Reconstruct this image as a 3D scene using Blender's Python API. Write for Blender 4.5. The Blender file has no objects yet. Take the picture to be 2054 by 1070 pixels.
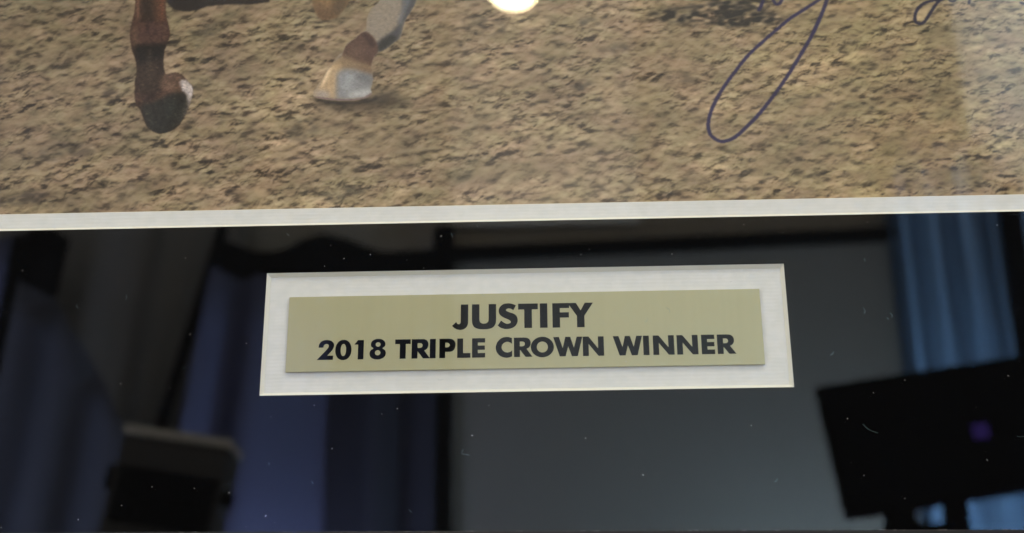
import bpy, bmesh, math, random
import numpy as np
from mathutils import Vector, Matrix

# ---------------------------------------------------------------- scene set-up
S = bpy.context.scene
C = S.collection
MM = 0.001
ZO = 1.30            # height of the nameplate above the floor, metres

cam = bpy.data.cameras.new('camera')
camo = bpy.data.objects.new('camera', cam); C.objects.link(camo)
camo.matrix_world = Matrix([[0.999468, 0.01845, 0.026899, 0.010126], [0.031852, -0.374271, -0.926772, -0.509996], [-0.007031, 0.927136, -0.374659, 1.119528], [0.0, 0.0, 0.0, 1.0]])
cam.lens = 50.0 * 0.99903; cam.sensor_width = 36.0; cam.clip_start = 0.02; cam.clip_end = 60
cam.dof.use_dof = True; cam.dof.focus_distance = 0.558; cam.dof.aperture_fstop = 10
S.camera = camo

W = bpy.data.worlds.new('World'); S.world = W; W.use_nodes = True
W.node_tree.nodes['Background'].inputs[0].default_value = (1.0, 0.955, 0.915, 1)
W.node_tree.nodes['Background'].inputs[1].default_value = 1.38     # soft light of the rest of the room

def area(name, loc, target, sx, sy, power, col):
    l = bpy.data.lights.new(name, 'AREA'); l.shape = 'RECTANGLE'; l.size = sx; l.size_y = sy
    l.energy = power; l.color = col
    o = bpy.data.objects.new(name, l); C.objects.link(o); o.location = loc
    o.rotation_euler = (Vector(target) - Vector(loc)).to_track_quat('-Z', 'Y').to_euler()
    return o
area('ceiling_panel_light', (-0.15, -0.95, ZO + 1.72), (0, 0, ZO), 0.5, 0.25, 9, (1.0, 0.86, 0.68))
area('overhead_fill_light', (0.1, -0.9, ZO + 1.9), (0, 0, ZO), 1.6, 1.0, 14, (1.0, 0.93, 0.84))  # added soft fill from above, no fitting behind it
area('right_fill_light', (2.1, -1.5, ZO + 0.25), (0, 0, ZO), 1.0, 1.0, 9.5, (1.0, 0.92, 0.84))  # added fill lamp out of the mirrored view, no window here
area('left_fill_light', (-2.1, -1.5, ZO + 0.25), (0, 0, ZO), 1.0, 1.0, 9.5, (1.0, 0.92, 0.84))  # matching added fill on the left, no window here either
area('high_window_daylight', (2.35, -4.5, ZO + 2.55), (2.1, -3.9, ZO + 2.5), 0.8, 0.8, 55, (0.85, 0.94, 1.0))
area('screen_fill_light', (0.95, -3.3, ZO + 0.05), (0.72, -4.0, ZO + 0.55), 0.4, 0.25, 62, (0.55, 0.80, 1.0))  # added lamp below the mirrored view, bluish gradient on the projection screen
area('far_window_daylight', (1.72, -4.36, ZO + 0.22), (1.6, -3.9, ZO + 0.62), 1.3, 0.4, 560, (0.33, 0.62, 1.0))
area('left_drape_fill_light', (-2.1, -2.4, ZO - 0.75), (-1.75, -3.6, ZO + 0.3), 0.5, 0.4, 95, (0.6, 0.72, 1.0))  # added low lamp, unseen, brightens the drapes at far left
area('navy_drape_fill_light', (-0.66, -3.58, ZO + 0.24), (-0.98, -3.95, ZO + 0.65), 0.30, 0.15, 17, (0.58, 0.68, 1.0))  # added lamp hidden under the view, lights the navy drape from below

S.view_settings.view_transform = 'Standard'; S.view_settings.look = 'None'
S.view_settings.exposure = 0; S.view_settings.gamma = 1
S.cycles.max_bounces = 10; S.cycles.transparent_max_bounces = 12; S.cycles.glossy_bounces = 4
S.cycles.diffuse_bounces = 3; S.cycles.sample_clamp_indirect = 6

# ---------------------------------------------------------------- materials
def mat(name, col=(0.5, 0.5, 0.5), rough=0.6, metal=0.0, spec=0.5, emit=None, est=0.0):
    m = bpy.data.materials.new(name); m.use_nodes = True
    b = m.node_tree.nodes['Principled BSDF']
    b.inputs['Base Color'].default_value = (*col, 1); b.inputs['Roughness'].default_value = rough
    b.inputs['Metallic'].default_value = metal; b.inputs['Specular IOR Level'].default_value = spec
    if emit:
        b.inputs['Emission Color'].default_value = (*emit, 1); b.inputs['Emission Strength'].default_value = est
    return m
def nodes(m): return m.node_tree.nodes, m.node_tree.links, m.node_tree.nodes['Principled BSDF']
def bump(m, scale, strength, dist, stretch=(1, 1, 1), detail=3, rough=0.6):
    N, L, b = nodes(m)
    tc = N.new('ShaderNodeTexCoord'); mp = N.new('ShaderNodeMapping'); mp.inputs['Scale'].default_value = stretch
    nz = N.new('ShaderNodeTexNoise'); nz.inputs['Scale'].default_value = scale; nz.inputs['Detail'].default_value = detail
    nz.inputs['Roughness'].default_value = rough
    bp = N.new('ShaderNodeBump'); bp.inputs['Strength'].default_value = strength; bp.inputs['Distance'].default_value = dist
    L.new(tc.outputs['Object'], mp.inputs[0]); L.new(mp.outputs[0], nz.inputs[0]); L.new(nz.outputs[0], bp.inputs['Height'])
    L.new(bp.outputs[0], b.inputs['Normal'])
    return nz, bp
def tint(m, c1, c2, scale, stretch=(1, 1, 1), detail=4, lo=0.35, hi=0.65):
    N, L, b = nodes(m)
    tc = N.new('ShaderNodeTexCoord'); mp = N.new('ShaderNodeMapping'); mp.inputs['Scale'].default_value = stretch
    nz = N.new('ShaderNodeTexNoise'); nz.inputs['Scale'].default_value = scale; nz.inputs['Detail'].default_value = detail
    cr = N.new('ShaderNodeValToRGB'); cr.color_ramp.elements[0].position = lo; cr.color_ramp.elements[1].position = hi
    cr.color_ramp.elements[0].color = (*c1, 1); cr.color_ramp.elements[1].color = (*c2, 1)
    L.new(tc.outputs['Object'], mp.inputs[0]); L.new(mp.outputs[0], nz.inputs[0]); L.new(nz.outputs[0], cr.inputs[0])
    L.new(cr.outputs[0], b.inputs['Base Color'])

m_black = mat('black_mat_board', (0.0020, 0.0020, 0.0024), 0.95, spec=0.03)
bump(m_black, 2600, 0.3, 0.0002, (1, 1, 1))
m_core = mat('mat_core_cream', (0.80, 0.77, 0.68), 0.9, spec=0.1)
bump(m_core, 1500, 0.25, 0.0001)
m_white = mat('white_textured_board', (0.80, 0.785, 0.755), 0.85, spec=0.2)
tint(m_white, (0.76, 0.745, 0.715), (0.815, 0.79, 0.76), 320, (0.8, 1, 1.1))
# laid ribs, worn and broken along their length
N, L, b = nodes(m_white)
tc = N.new('ShaderNodeTexCoord'); wv = N.new('ShaderNodeTexWave'); wv.bands_direction = 'Z'; wv.wave_profile = 'SIN'
wv.inputs['Scale'].default_value = 210; wv.inputs['Distortion'].default_value = 2.2; wv.inputs['Detail'].default_value = 3
wv.inputs['Detail Scale'].default_value = 1.2
nz = N.new('ShaderNodeTexNoise'); nz.inputs['Scale'].default_value = 700; nz.inputs['Detail'].default_value = 4
mp = N.new('ShaderNodeMapping'); mp.inputs['Scale'].default_value = (0.8, 1, 1)
L.new(tc.outputs['Object'], mp.inputs[0]); L.new(mp.outputs[0], nz.inputs[0]); L.new(tc.outputs['Object'], wv.inputs[0])
mul = N.new('ShaderNodeMath'); mul.operation = 'MULTIPLY'; L.new(wv.outputs['Fac'], mul.inputs[0]); L.new(nz.outputs[0], mul.inputs[1])
bp = N.new('ShaderNodeBump'); bp.inputs['Strength'].default_value = 0.30; bp.inputs['Distance'].default_value = 0.00012
L.new(mul.outputs[0], bp.inputs['Height']); L.new(bp.outputs[0], b.inputs['Normal'])

m_brass = mat('brushed_brass', (0.52, 0.475, 0.27), 0.42, metal=0.35)
tint(m_brass, (0.51, 0.465, 0.275), (0.545, 0.498, 0.30), 60, (6, 1, 0.12), 6, 0.1, 0.9)
bump(m_brass, 900, 0.12, 0.00004, (3, 1, 0.05), 4)
m_brass_edge = mat('cut_brass_edge', (0.42, 0.38, 0.22), 0.4, metal=0.6)
m_ink = mat('black_engraving_enamel', (0.003, 0.003, 0.004), 0.7, spec=0.04)
m_frame = mat('black_frame_lacquer', (0.005, 0.005, 0.006), 0.5, spec=0.15)
bump(m_frame, 600, 0.25, 0.0002)
m_scuff = mat('pale_scuff', (0.30, 0.29, 0.27), 0.8)

m_print = mat('photographic_paper', (0.3, 0.25, 0.2), 0.30, spec=0.14)
N, L, b = nodes(m_print)
at = N.new('ShaderNodeAttribute'); at.attribute_name = 'picture'; L.new(at.outputs['Color'], b.inputs['Base Color'])
nzp, bpp = bump(m_print, 2300, 0.30, 0.00012, (1, 1, 1), 2)

def glass_material():
    m = bpy.data.materials.new('picture_glass'); m.use_nodes = True
    N, L = m.node_tree.nodes, m.node_tree.links; N.clear()
    out = N.new('ShaderNodeOutputMaterial'); mix = N.new('ShaderNodeMixShader')
    tr = N.new('ShaderNodeBsdfTransparent'); tr.inputs[0].default_value = (0.985, 0.995, 0.985, 1)
    gl = N.new('ShaderNodeBsdfGlossy'); gl.inputs['Roughness'].default_value = 0.0; gl.inputs[0].default_value = (1, 1, 1, 1)
    geo = N.new('ShaderNodeNewGeometry'); mr = N.new('ShaderNodeMapRange')       # same Fresnel from both sides of the sheet
    mr.inputs['To Min'].default_value = 1.52; mr.inputs['To Max'].default_value = 1 / 1.52
    fr = N.new('ShaderNodeFresnel')
    L.new(geo.outputs['Backfacing'], mr.inputs['Value']); L.new(mr.outputs[0], fr.inputs['IOR'])
    L.new(fr.outputs[0], mix.inputs[0]); L.new(tr.outputs[0], mix.inputs[1]); L.new(gl.outputs[0], mix.inputs[2])
    L.new(mix.outputs[0], out.inputs[0])
    return m
m_glass = glass_material()
m_dust_glint = mat('dust_and_glint', (0.50, 0.49, 0.46), 0.9)  # also colours the flakes that stand for lamp glints
m_lint = mat('lint', (0.20, 0.30, 0.30), 0.9)

# ---------------------------------------------------------------- object helpers
def thing(name, label, cat, loc=(0, 0, 0), group=None):
    o = bpy.data.objects.new(name, None); C.objects.link(o); o.location = loc; o.empty_display_size = 0.05
    o['label'] = label; o['category'] = cat
    if group: o['group'] = group
    return o
def link(name, me, m, parent=None, loc=None):
    o = bpy.data.objects.new(name, me); C.objects.link(o)
    if m is not None: me.materials.append(m)
    if parent is not None: o.parent = parent
    if loc is not None: o.location = loc
    return o
def from_bm(name, bm, m, parent=None, loc=None):
    me = bpy.data.meshes.new(name); bm.normal_update(); bm.to_mesh(me); bm.free()
    return link(name, me, m, parent, loc)
def box(bm, x0, x1, y0, y1, z0, z1, bev=0.0):
    b2 = bmesh.new(); bmesh.ops.create_cube(b2, size=1)
    for v in b2.verts:
        v.co = Vector(((x0 + x1) / 2 + v.co.x * (x1 - x0), (y0 + y1) / 2 + v.co.y * (y1 - y0), (z0 + z1) / 2 + v.co.z * (z1 - z0)))
    if bev: bmesh.ops.bevel(b2, geom=b2.edges[:], offset=bev, segments=2, affect='EDGES')
    t = bpy.data.meshes.new('t'); b2.to_mesh(t); b2.free(); bm.from_mesh(t); bpy.data.meshes.remove(t)
def boxo(name, m, parent, *a, bev=0.0):
    bm = bmesh.new(); box(bm, *a, bev=bev); return from_bm(name, bm, m, parent)
def smooth_closed(pts, n=8):
    P = np.array(pts, float); out = []
    K = len(P)
    for i in range(K):
        a, b, c, d = P[(i - 1) % K], P[i], P[(i + 1) % K], P[(i + 2) % K]
        for t in np.linspace(0, 1, n, endpoint=False):
            out.append(0.5 * (2 * b + (c - a) * t + (2 * a - 5 * b + 4 * c - d) * t * t + (3 * b - a - 3 * c + d) * t ** 3))
    return np.array(out)
def smooth_open(pts, n=10):
    P = np.array(pts, float)
    P = np.vstack([2 * P[0] - P[1], P, 2 * P[-1] - P[-2]]); out = []
    for i in range(1, len(P) - 2):
        a, b, c, d = P[i - 1:i + 3]
        for t in np.linspace(0, 1, n, endpoint=False):
            out.append(0.5 * (2 * b + (c - a) * t + (2 * a - 5 * b + 4 * c - d) * t * t + (3 * b - a - 3 * c + d) * t ** 3))
    out.append(P[-2]); return np.array(out)

# ---------------------------------------------------------------- the framed picture
pic = thing('framed_picture', 'large black framed racing photograph under glass with black and white mats and a brass nameplate', 'framed picture', (0, 0, ZO))

def ring(bm, outer, inners, y):
    """flat sheet at depth y with rectangular windows: outer/inners = (x0,x1,z0,z1)"""
    xs = sorted({outer[0], outer[1]} | {v for i in inners for v in i[:2]})
    zs = sorted({outer[2], outer[3]} | {v for i in inners for v in i[2:]})
    vs = {}
    def V(x, z):
        if (x, z) not in vs: vs[(x, z)] = bm.verts.new((x * MM, y * MM, z * MM))
        return vs[(x, z)]
    for i in range(len(xs) - 1):
        for j in range(len(zs) - 1):
            cx, cz = (xs[i] + xs[i + 1]) / 2, (zs[j] + zs[j + 1]) / 2
            if any(a < cx < b and c < cz < d for a, b, c, d in inners): continue
            bm.faces.new([V(xs[i], zs[j]), V(xs[i + 1], zs[j]), V(xs[i + 1], zs[j + 1]), V(xs[i], zs[j + 1])])
def bevel_ring(bm, r, y0, y1, w=1.0):
    """45 degree cut from the front edge r at depth y0 inward to depth y1"""
    d = (y1 - y0) * w
    a = [(r[0], r[2]), (r[1], r[2]), (r[1], r[3]), (r[0], r[3])]
    b = [(r[0] + d, r[2] + d), (r[1] - d, r[2] + d), (r[1] - d, r[3] - d), (r[0] + d, r[3] - d)]
    A = [bm.verts.new((x * MM, y0 * MM, z * MM)) for x, z in a]; B = [bm.verts.new((x * MM, y1 * MM, z * MM)) for x, z in b]
    for k in range(4): bm.faces.new([A[k], A[(k + 1) % 4], B[(k + 1) % 4], B[k]])

OUT = (-262, 250, -92, 330)
WIN = (-100, 100, -24.77, 24.77)               # little window for the nameplate
BIG = (-238, 226, 44.90, 306)                  # big window for the photograph
T1, T2 = 1.4, 2.8
bm = bmesh.new(); ring(bm, OUT, [WIN, BIG], 0.0)
black = from_bm('black_mat', bm, m_black, pic)
bm = bmesh.new(); bevel_ring(bm, WIN, 0.0, T1)
from_bm('window_bevel', bm, m_core, black)
bm = bmesh.new(); bevel_ring(bm, BIG, 0.0, T1)
from_bm('window_bevel', bm, m_core, black)
BIG2 = (-229, 217, 52.62, 297)
bm = bmesh.new(); ring(bm, OUT, [BIG2], T1)
white = from_bm('white_mat', bm, m_white, pic)
bm = bmesh.new(); bevel_ring(bm, BIG2, T1, T2 - 0.02, 0.55)
from_bm('window_bevel', bm, m_core, white)

# ---- nameplate: a thin brass plate on the white board
PL = (-90.77, 89.97, -15.57, 14.77)
plate_loc = Vector(((PL[0] + PL[1]) / 2 * MM, 0, (PL[2] + PL[3]) / 2 * MM))
bm = bmesh.new(); box(bm, *(v * MM for v in (PL[0], PL[1], 0.30, 1.02, PL[2], PL[3])), bev=0.00012)
plate = from_bm('nameplate', bm, m_brass, pic)
bm = bmesh.new(); box(bm, *(v * MM for v in (PL[0] + 2, PL[1] - 2, 1.02, T1, PL[2] + 1.2, PL[3] - 1.2)))
from_bm('adhesive_pad', bm, m_scuff, plate)

def run(*pts): return ('r', pts)
def glyphs():
    """letter outlines in cap-height units: {char: (list of closed loops)}; a loop is corners and smooth runs"""
    def sc(pts, x0, base, h): return [((x - x0) / h, (base - y) / h) for x, y in pts]
    def loop(*items):
        out = []
        for it in items:
            if it[0] == 'r': out += [tuple(p) for p in smooth_open(it[1], 6)]
            else: out.append(it)
        return out
    def ell(cx, cy, rx, ry, n=56, e=2.0):
        out = []
        for k in range(n):
            t = 2 * math.pi * k / n; c, s = math.cos(t), math.sin(t)
            out.append((cx + rx * math.copysign(abs(c) ** (2 / e), c), cy + ry * math.copysign(abs(s) ** (2 / e), s)))
        return out
    G = {}
    G['J'] = [loop((.337, 1), (.625, 1), run((.625, .34), (.615, .20), (.56, .07), (.45, -.015), (.31, -.04), (.19, -.015), (.09, .045), (0, .13)),
                   run((.165, .285), (.205, .215), (.265, .195), (.318, .225), (.337, .31)))]
    G['U'] = [loop((0, 1), (.29, 1), run((.29, .40), (.305, .29), (.365, .225), (.465, .20), (.565, .225), (.63, .29), (.645, .40)), (.645, 1), (.935, 1),
                   run((.935, .36), (.915, .20), (.83, .06), (.68, -.01), (.465, -.03), (.26, -.01), (.10, .06), (.02, .20), (0, .36)))]
    G['S'] = [loop(*[run(*sc([(983, 150), (940, 130), (890, 121), (830, 130), (788, 165), (770, 215), (785, 268), (830, 305), (880, 328), (912, 350), (915, 375), (880, 388), (838, 375), (800, 345)], 757, 446, 318)),
                     run(*sc([(757, 410), (800, 440), (860, 456), (930, 445), (980, 410), (1003, 350), (990, 290), (950, 255), (900, 238), (862, 215), (866, 198), (890, 188), (925, 195), (950, 212)], 757, 446, 318))])]
    G['T'] = [[(0, 1), (.763, 1), (.763, .76), (.53, .76), (.53, 0), (.235, 0), (.235, .76), (0, .76)]]
    G['I'] = [[(0, 0), (.29, 0), (.29, 1), (0, 1)]]
    G['F'] = [[(0, 0), (.29, 0), (.29, .405), (.635, .405), (.635, .62), (.29, .62), (.29, .795), (.65, .795), (.65, 1), (0, 1)]]
    G['Y'] = [[(0, 1), (.325, 1), (.50, .69), (.665, 1), (.985, 1), (.64, .47), (.64, 0), (.35, 0), (.35, .47)]]
    G['2'] = [loop(*[run(*sc([(165, 352), (175, 290), (220, 232), (300, 212), (380, 225), (430, 270), (441, 320), (425, 375), (390, 430), (325, 503)], 143, 581, 360))]
                   + sc([(432, 503), (430, 581), (143, 581)], 143, 581, 360)
                   + [run(*sc([(295, 412), (335, 360), (347, 318), (328, 291), (300, 285), (268, 300), (255, 325), (252, 352)], 143, 581, 360))])]
    G['0'] = [ell(.40, .50, .40, .525, e=2.15), ell(.40, .50, .135, .315, e=2.1)]
    G['1'] = [sc([(838, 299), (900, 215), (1006, 215), (1006, 575), (905, 575), (905, 299)], 838, 575, 360)]
    G['8'] = [[tuple(p) for p in smooth_closed(sc([(1277, 198), (1350, 213), (1395, 255), (1406, 305), (1392, 342), (1356, 376), (1400, 412), (1417, 465), (1400, 525), (1345, 568), (1270, 582),
              (1195, 568), (1142, 525), (1128, 465), (1145, 412), (1193, 376), (1155, 340), (1147, 300), (1160, 250), (1205, 213)], 1128, 575, 360), 4)],
              ell(.41, .755, .122, .115, 32), ell(.40, .327, .135, .132, 32)]
    G['R'] = [loop((0, 0), (0, 1), run((.50, 1), (.63, .985), (.745, .92), (.81, .81), (.822, .69), (.79, .56), (.715, .465), (.615, .415)),
                   (.905, 0), (.565, 0), (.295, .37), (.29, 0)),
              loop((.29, .545), (.29, .795), run((.37, .795), (.46, .785), (.52, .735), (.535, .665), (.515, .60), (.455, .555), (.37, .545)))]
    G['P'] = [loop((0, 0), (0, 1), run((.46, 1), (.60, .98), (.72, .90), (.785, .78), (.79, .65), (.755, .49), (.66, .37), (.54, .325), (.40, .318)), (.29, .318), (.29, 0)),
              loop((.29, .55), (.29, .795), run((.35, .795), (.43, .78), (.49, .73), (.51, .67), (.49, .61), (.43, .563), (.35, .55)))]
    G['L'] = [[(0, 0), (.65, 0), (.65, .245), (.29, .245), (.29, 1), (0, 1)]]
    G['E'] = [[(0, 0), (.645, 0), (.645, .235), (.285, .235), (.285, .40), (.63, .40), (.63, .62), (.285, .62), (.285, .775), (.645, .775), (.645, 1), (0, 1)]]
    G['C'] = [loop(run(*sc([(1820, 182), (1770, 165), (1715, 161), (1640, 180), (1570, 245), (1535, 345), (1552, 435), (1612, 510), (1700, 543), (1765, 541), (1823, 520)], 1533, 534, 358)),
                   run(*sc([(1823, 410), (1790, 435), (1740, 448), (1690, 435), (1652, 400), (1638, 350), (1652, 300), (1690, 264), (1740, 251), (1785, 262), (1822, 290)], 1533, 534, 358)))]
    G['O'] = [ell(.565, .495, .565, .53), ell(.565, .495, .27, .283)]
    G['W'] = [sc([(652, 247), (755, 247), (820, 455), (868, 247), (957, 247), (1018, 451), (1070, 247), (1172, 247), (1083, 610), (980, 610), (917, 425), (868, 610), (765, 610)], 652, 610, 363)]
    G['N'] = [[(0, 1), (.285, 1), (.745, .385), (.745, 1), (1.03, 1), (1.03, 0), (.755, 0), (.285, .615), (.285, 0), (0, 0)]]
    return G
G = glyphs(); gcache = {}
def letter(ch, x, z, h, wscale=1.0):
    if ch not in gcache:
        cu = bpy.data.curves.new('t', 'CURVE'); cu.dimensions = '2D'; cu.fill_mode = 'BOTH'; cu.extrude = 0.0025
        for lp in G[ch]:
            sp = cu.splines.new('POLY'); sp.points.add(len(lp) - 1); sp.use_cyclic_u = True
            for p, (a, b2) in zip(sp.points, lp): p.co = (a, b2, 0, 1)
        t = bpy.data.objects.new('t', cu); C.objects.link(t); bpy.context.view_layer.update()
        me = bpy.data.meshes.new_from_object(t); bpy.data.objects.remove(t)
        me.name = 'letter'; me.materials.clear(); me.materials.append(m_ink); gcache[ch] = me
    o = bpy.data.objects.new('letter', gcache[ch]); C.objects.link(o); o.parent = plate
    o.location = (x * MM, 0.30 * MM - 0.00002, z * MM); o.scale = (h * wscale * MM, h * MM, h * MM)
    o.rotation_euler = (math.pi / 2, 0, 0)
    return o
for ch, x, z, h in [('J', -27.78, 0.54, 9.91), ('U', -20.16, 0.52, 9.91), ('S', -10.33, 0.48, 9.91), ('T', -2.48, 0.46, 9.91), ('I', 5.83, 0.43, 9.91), ('F', 10.61, 0.41, 9.91), ('Y', 16.46, 0.39, 9.91), ('2', -79.04, -10.97, 7.74), ('0', -72.13, -10.98, 7.74), ('1', -64.91, -10.99, 7.74), ('8', -59.02, -11.0, 7.74), ('T', -49.35, -11.02, 7.74), ('R', -43.02, -11.03, 7.74), ('I', -36.12, -11.04, 7.74), ('P', -32.48, -11.05, 7.74), ('L', -25.7, -11.06, 7.74), ('E', -20.08, -11.07, 7.74), ('C', -11.13, -11.09, 7.74), ('R', -4.18, -11.1, 7.74), ('O', 2.2, -11.11, 7.74), ('W', 10.71, -11.13, 7.74), ('N', 21.89, -11.15, 7.74), ('W', 33.28, -11.17, 7.74), ('I', 44.69, -11.19, 7.74), ('N', 48.39, -11.19, 7.74), ('N', 57.37, -11.21, 7.74), ('E', 66.61, -11.23, 7.74), ('R', 72.57, -11.24, 7.74)]:
    letter(ch, x, z, h)

# ---- glass, its specks and added glint flakes
bm = bmesh.new(); box(bm, *(v * MM for v in (OUT[0], OUT[1], -2.3, -0.3, OUT[2], OUT[3])))
glass = from_bm('glass', bm, m_glass, pic)
rnd = random.Random(11)
bm = bmesh.new()
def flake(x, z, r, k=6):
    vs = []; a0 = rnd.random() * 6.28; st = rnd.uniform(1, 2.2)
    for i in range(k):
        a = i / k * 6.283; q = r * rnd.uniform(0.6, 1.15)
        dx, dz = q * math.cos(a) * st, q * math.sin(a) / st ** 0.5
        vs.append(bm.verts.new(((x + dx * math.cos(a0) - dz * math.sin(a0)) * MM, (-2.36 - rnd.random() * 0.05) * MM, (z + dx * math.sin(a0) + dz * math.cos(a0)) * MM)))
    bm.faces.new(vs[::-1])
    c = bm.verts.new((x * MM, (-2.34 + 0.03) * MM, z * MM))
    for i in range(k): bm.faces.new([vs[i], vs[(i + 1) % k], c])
for i in range(60):
    x, z = rnd.uniform(-205, 200), rnd.uniform(-76, 46)
    flake(x, z, 0.05 + 0.17 * rnd.random() ** 4)
for i in range(230):                                                   # tiny pale flakes added as lamp glints on the print's lustre
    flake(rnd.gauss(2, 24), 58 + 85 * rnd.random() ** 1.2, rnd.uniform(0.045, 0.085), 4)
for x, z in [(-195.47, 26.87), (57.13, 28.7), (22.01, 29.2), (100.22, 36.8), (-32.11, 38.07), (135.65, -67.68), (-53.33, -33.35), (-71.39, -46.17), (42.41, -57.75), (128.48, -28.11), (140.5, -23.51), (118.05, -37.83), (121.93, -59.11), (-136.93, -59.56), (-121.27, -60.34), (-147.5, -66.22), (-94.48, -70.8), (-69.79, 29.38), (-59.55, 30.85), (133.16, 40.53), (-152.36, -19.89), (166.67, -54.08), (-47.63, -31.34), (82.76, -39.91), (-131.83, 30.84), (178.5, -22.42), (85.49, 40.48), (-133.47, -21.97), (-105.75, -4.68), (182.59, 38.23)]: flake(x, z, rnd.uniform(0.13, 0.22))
o = from_bm('dust_and_glint_specks', bm, m_dust_glint, glass); o['kind'] = 'stuff'  # real specks together with the added glint flakes
def fibre(pts, w=0.075):
    P = smooth_open(pts, 8); bm = bmesh.new(); rows = []
    for i, p in enumerate(P):
        t = P[min(i + 1, len(P) - 1)] - P[max(i - 1, 0)]; t = t / (np.linalg.norm(t) + 1e-9); n = np.array((-t[1], t[0])) * w / 2
        rows.append([bm.verts.new(((p[0] + n[0]) * MM, -2.36 * MM, (p[1] + n[1]) * MM)), bm.verts.new((p[0] * MM, -2.42 * MM, p[1] * MM)),
                     bm.verts.new(((p[0] - n[0]) * MM, -2.36 * MM, (p[1] - n[1]) * MM))])
    for a, b2 in zip(rows, rows[1:]):
        for k in range(2): bm.faces.new([a[k], a[k + 1], b2[k + 1], b2[k]])
    from_bm('lint_fibre', bm, m_lint, glass)
for pts in [[(123.46, -40.0), (124.92, -41.72), (126.98, -42.88), (128.54, -43.46)], [(-23.05, -47.29), (-23.59, -48.41), (-23.22, -48.97), (-21.76, -49.18), (-20.66, -49.57)], [(137.81, 3.05), (138.64, 2.03), (138.18, 1.24)], [(178.57, -45.56), (181.07, -45.6)], [(-28.22, 39.25), (-27.63, 37.55)], [(-92.73, 40.59), (-91.68, 39.3)], [(-42.59, -69.16), (-41.48, -70.27)], [(-78.39, -58.19), (-77.79, -59.31)]]: fibre(pts)
for i in range(14):
    x, z, a = rnd.uniform(-200, 195), rnd.uniform(-74, 44), rnd.uniform(0, 6.28)
    l = rnd.uniform(0.5, 1.3)
    fibre([(x, z), (x + l * math.cos(a), z + l * math.sin(a)), (x + 2 * l * math.cos(a + .5), z + 2 * l * math.sin(a + .5))], 0.07)

# ---- frame moulding
def rail(x0, z0, x1, z1, w=22.0):
    """one length of moulding whose inner lip runs (x0,z0)-(x1,z1); outside lies to the left of travel"""
    prof = [(0, -2.5), (0, -4.0), (0.5, -4.6), (1.6, -5.0), (4, -7.5), (9, -10.5), (15, -12), (20, -11), (22, -8), (22, 12), (0, 12)]
    d = Vector((x1 - x0, z1 - z0)).normalized(); n = Vector((-d.y, d.x)); bm = bmesh.new(); A, B = [], []
    for a, y in prof:
        A.append(bm.verts.new(((x0 + n.x * a - d.x * a) * MM, y * MM, (z0 + n.y * a - d.y * a) * MM)))
        B.append(bm.verts.new(((x1 + n.x * a + d.x * a) * MM, y * MM, (z1 + n.y * a + d.y * a) * MM)))
    k = len(prof)
    for i in range(k): bm.faces.new([A[i], A[(i + 1) % k], B[(i + 1) % k], B[i]])
    bm.faces.new(A[::-1]); bm.faces.new(B)
    bmesh.ops.recalc_face_normals(bm, faces=bm.faces[:])
    return from_bm('frame_rail', bm, m_frame, pic)
FL = [-75.2, -80.49]
rail(OUT[1] - 6, FL[1], OUT[0] + 6, FL[0])                    # bottom (slightly out of square with the mats)
rail(OUT[0] + 6, FL[0], OUT[0] + 6, OUT[3] - 6)
rail(OUT[0] + 6, OUT[3] - 6, OUT[1] - 6, OUT[3] - 6)
rail(OUT[1] - 6, OUT[3] - 6, OUT[1] - 6, FL[1])
# pale grit caught along the lip
bm = bmesh.new()
for i in range(90):
    x = rnd.uniform(-150, 200) if rnd.random() < 0.8 else rnd.uniform(-205, 200)
    f = (x - OUT[0]) / (OUT[1] - OUT[0]); z = FL[0] + (FL[1] - FL[0]) * f
    l = rnd.uniform(0.15, 1.1)
    box(bm, (x - l) * MM, (x + l) * MM, -4.05 * MM, -3.9 * MM, (z - 0.12) * MM, (z + rnd.uniform(-0.08, 0.03)) * MM)
o = from_bm('lip_grit', bm, m_scuff, pic); o['kind'] = 'stuff'

# ---------------------------------------------------------------- the photograph (a flat print, its picture held in a dense sheet)
rng = np.random.default_rng(5)
STEP = 0.3
X0, Z0 = -232.0, 52.62 - 3.0
NX, NZ = 1536, 512
kx = np.fft.fftfreq(NX, STEP)[None, :]; kz = np.fft.fftfreq(NZ, STEP)[:, None]
def field(lam, stretch=2.2, ang=8.0, bw=0.45, seed=0):
    """periodic band-passed noise with elongated grain: lam = wavelength (mm) across the grain"""
    g = np.random.default_rng(seed); a = math.radians(ang)
    u = (kx * math.cos(a) + kz * math.sin(a)) * stretch; v = -kx * math.sin(a) + kz * math.cos(a)
    k = np.sqrt(u * u + v * v) + 1e-9
    amp = np.exp(-(np.log(k * lam) ** 2) / (2 * bw * bw)) / np.sqrt(k)
    f = np.fft.ifft2(np.fft.fft2(g.standard_normal((NZ, NX))) * amp).real
    return f / f.std()
def low(lam, seed, stretch=1.0, ang=0.0):
    g = np.random.default_rng(seed); a = math.radians(ang)
    u = (kx * math.cos(a) + kz * math.sin(a)) * stretch; v = -kx * math.sin(a) + kz * math.cos(a)
    f = np.fft.ifft2(np.fft.fft2(g.standard_normal((NZ, NX))) * np.exp(-(u * u + v * v) * lam * lam * 2)).real
    f -= f.mean(); return f / f.std()
xs = X0 + STEP * np.arange(NX); zs = Z0 + STEP * np.arange(NZ)
XX, ZZ = np.meshgrid(xs, zs)
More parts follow.
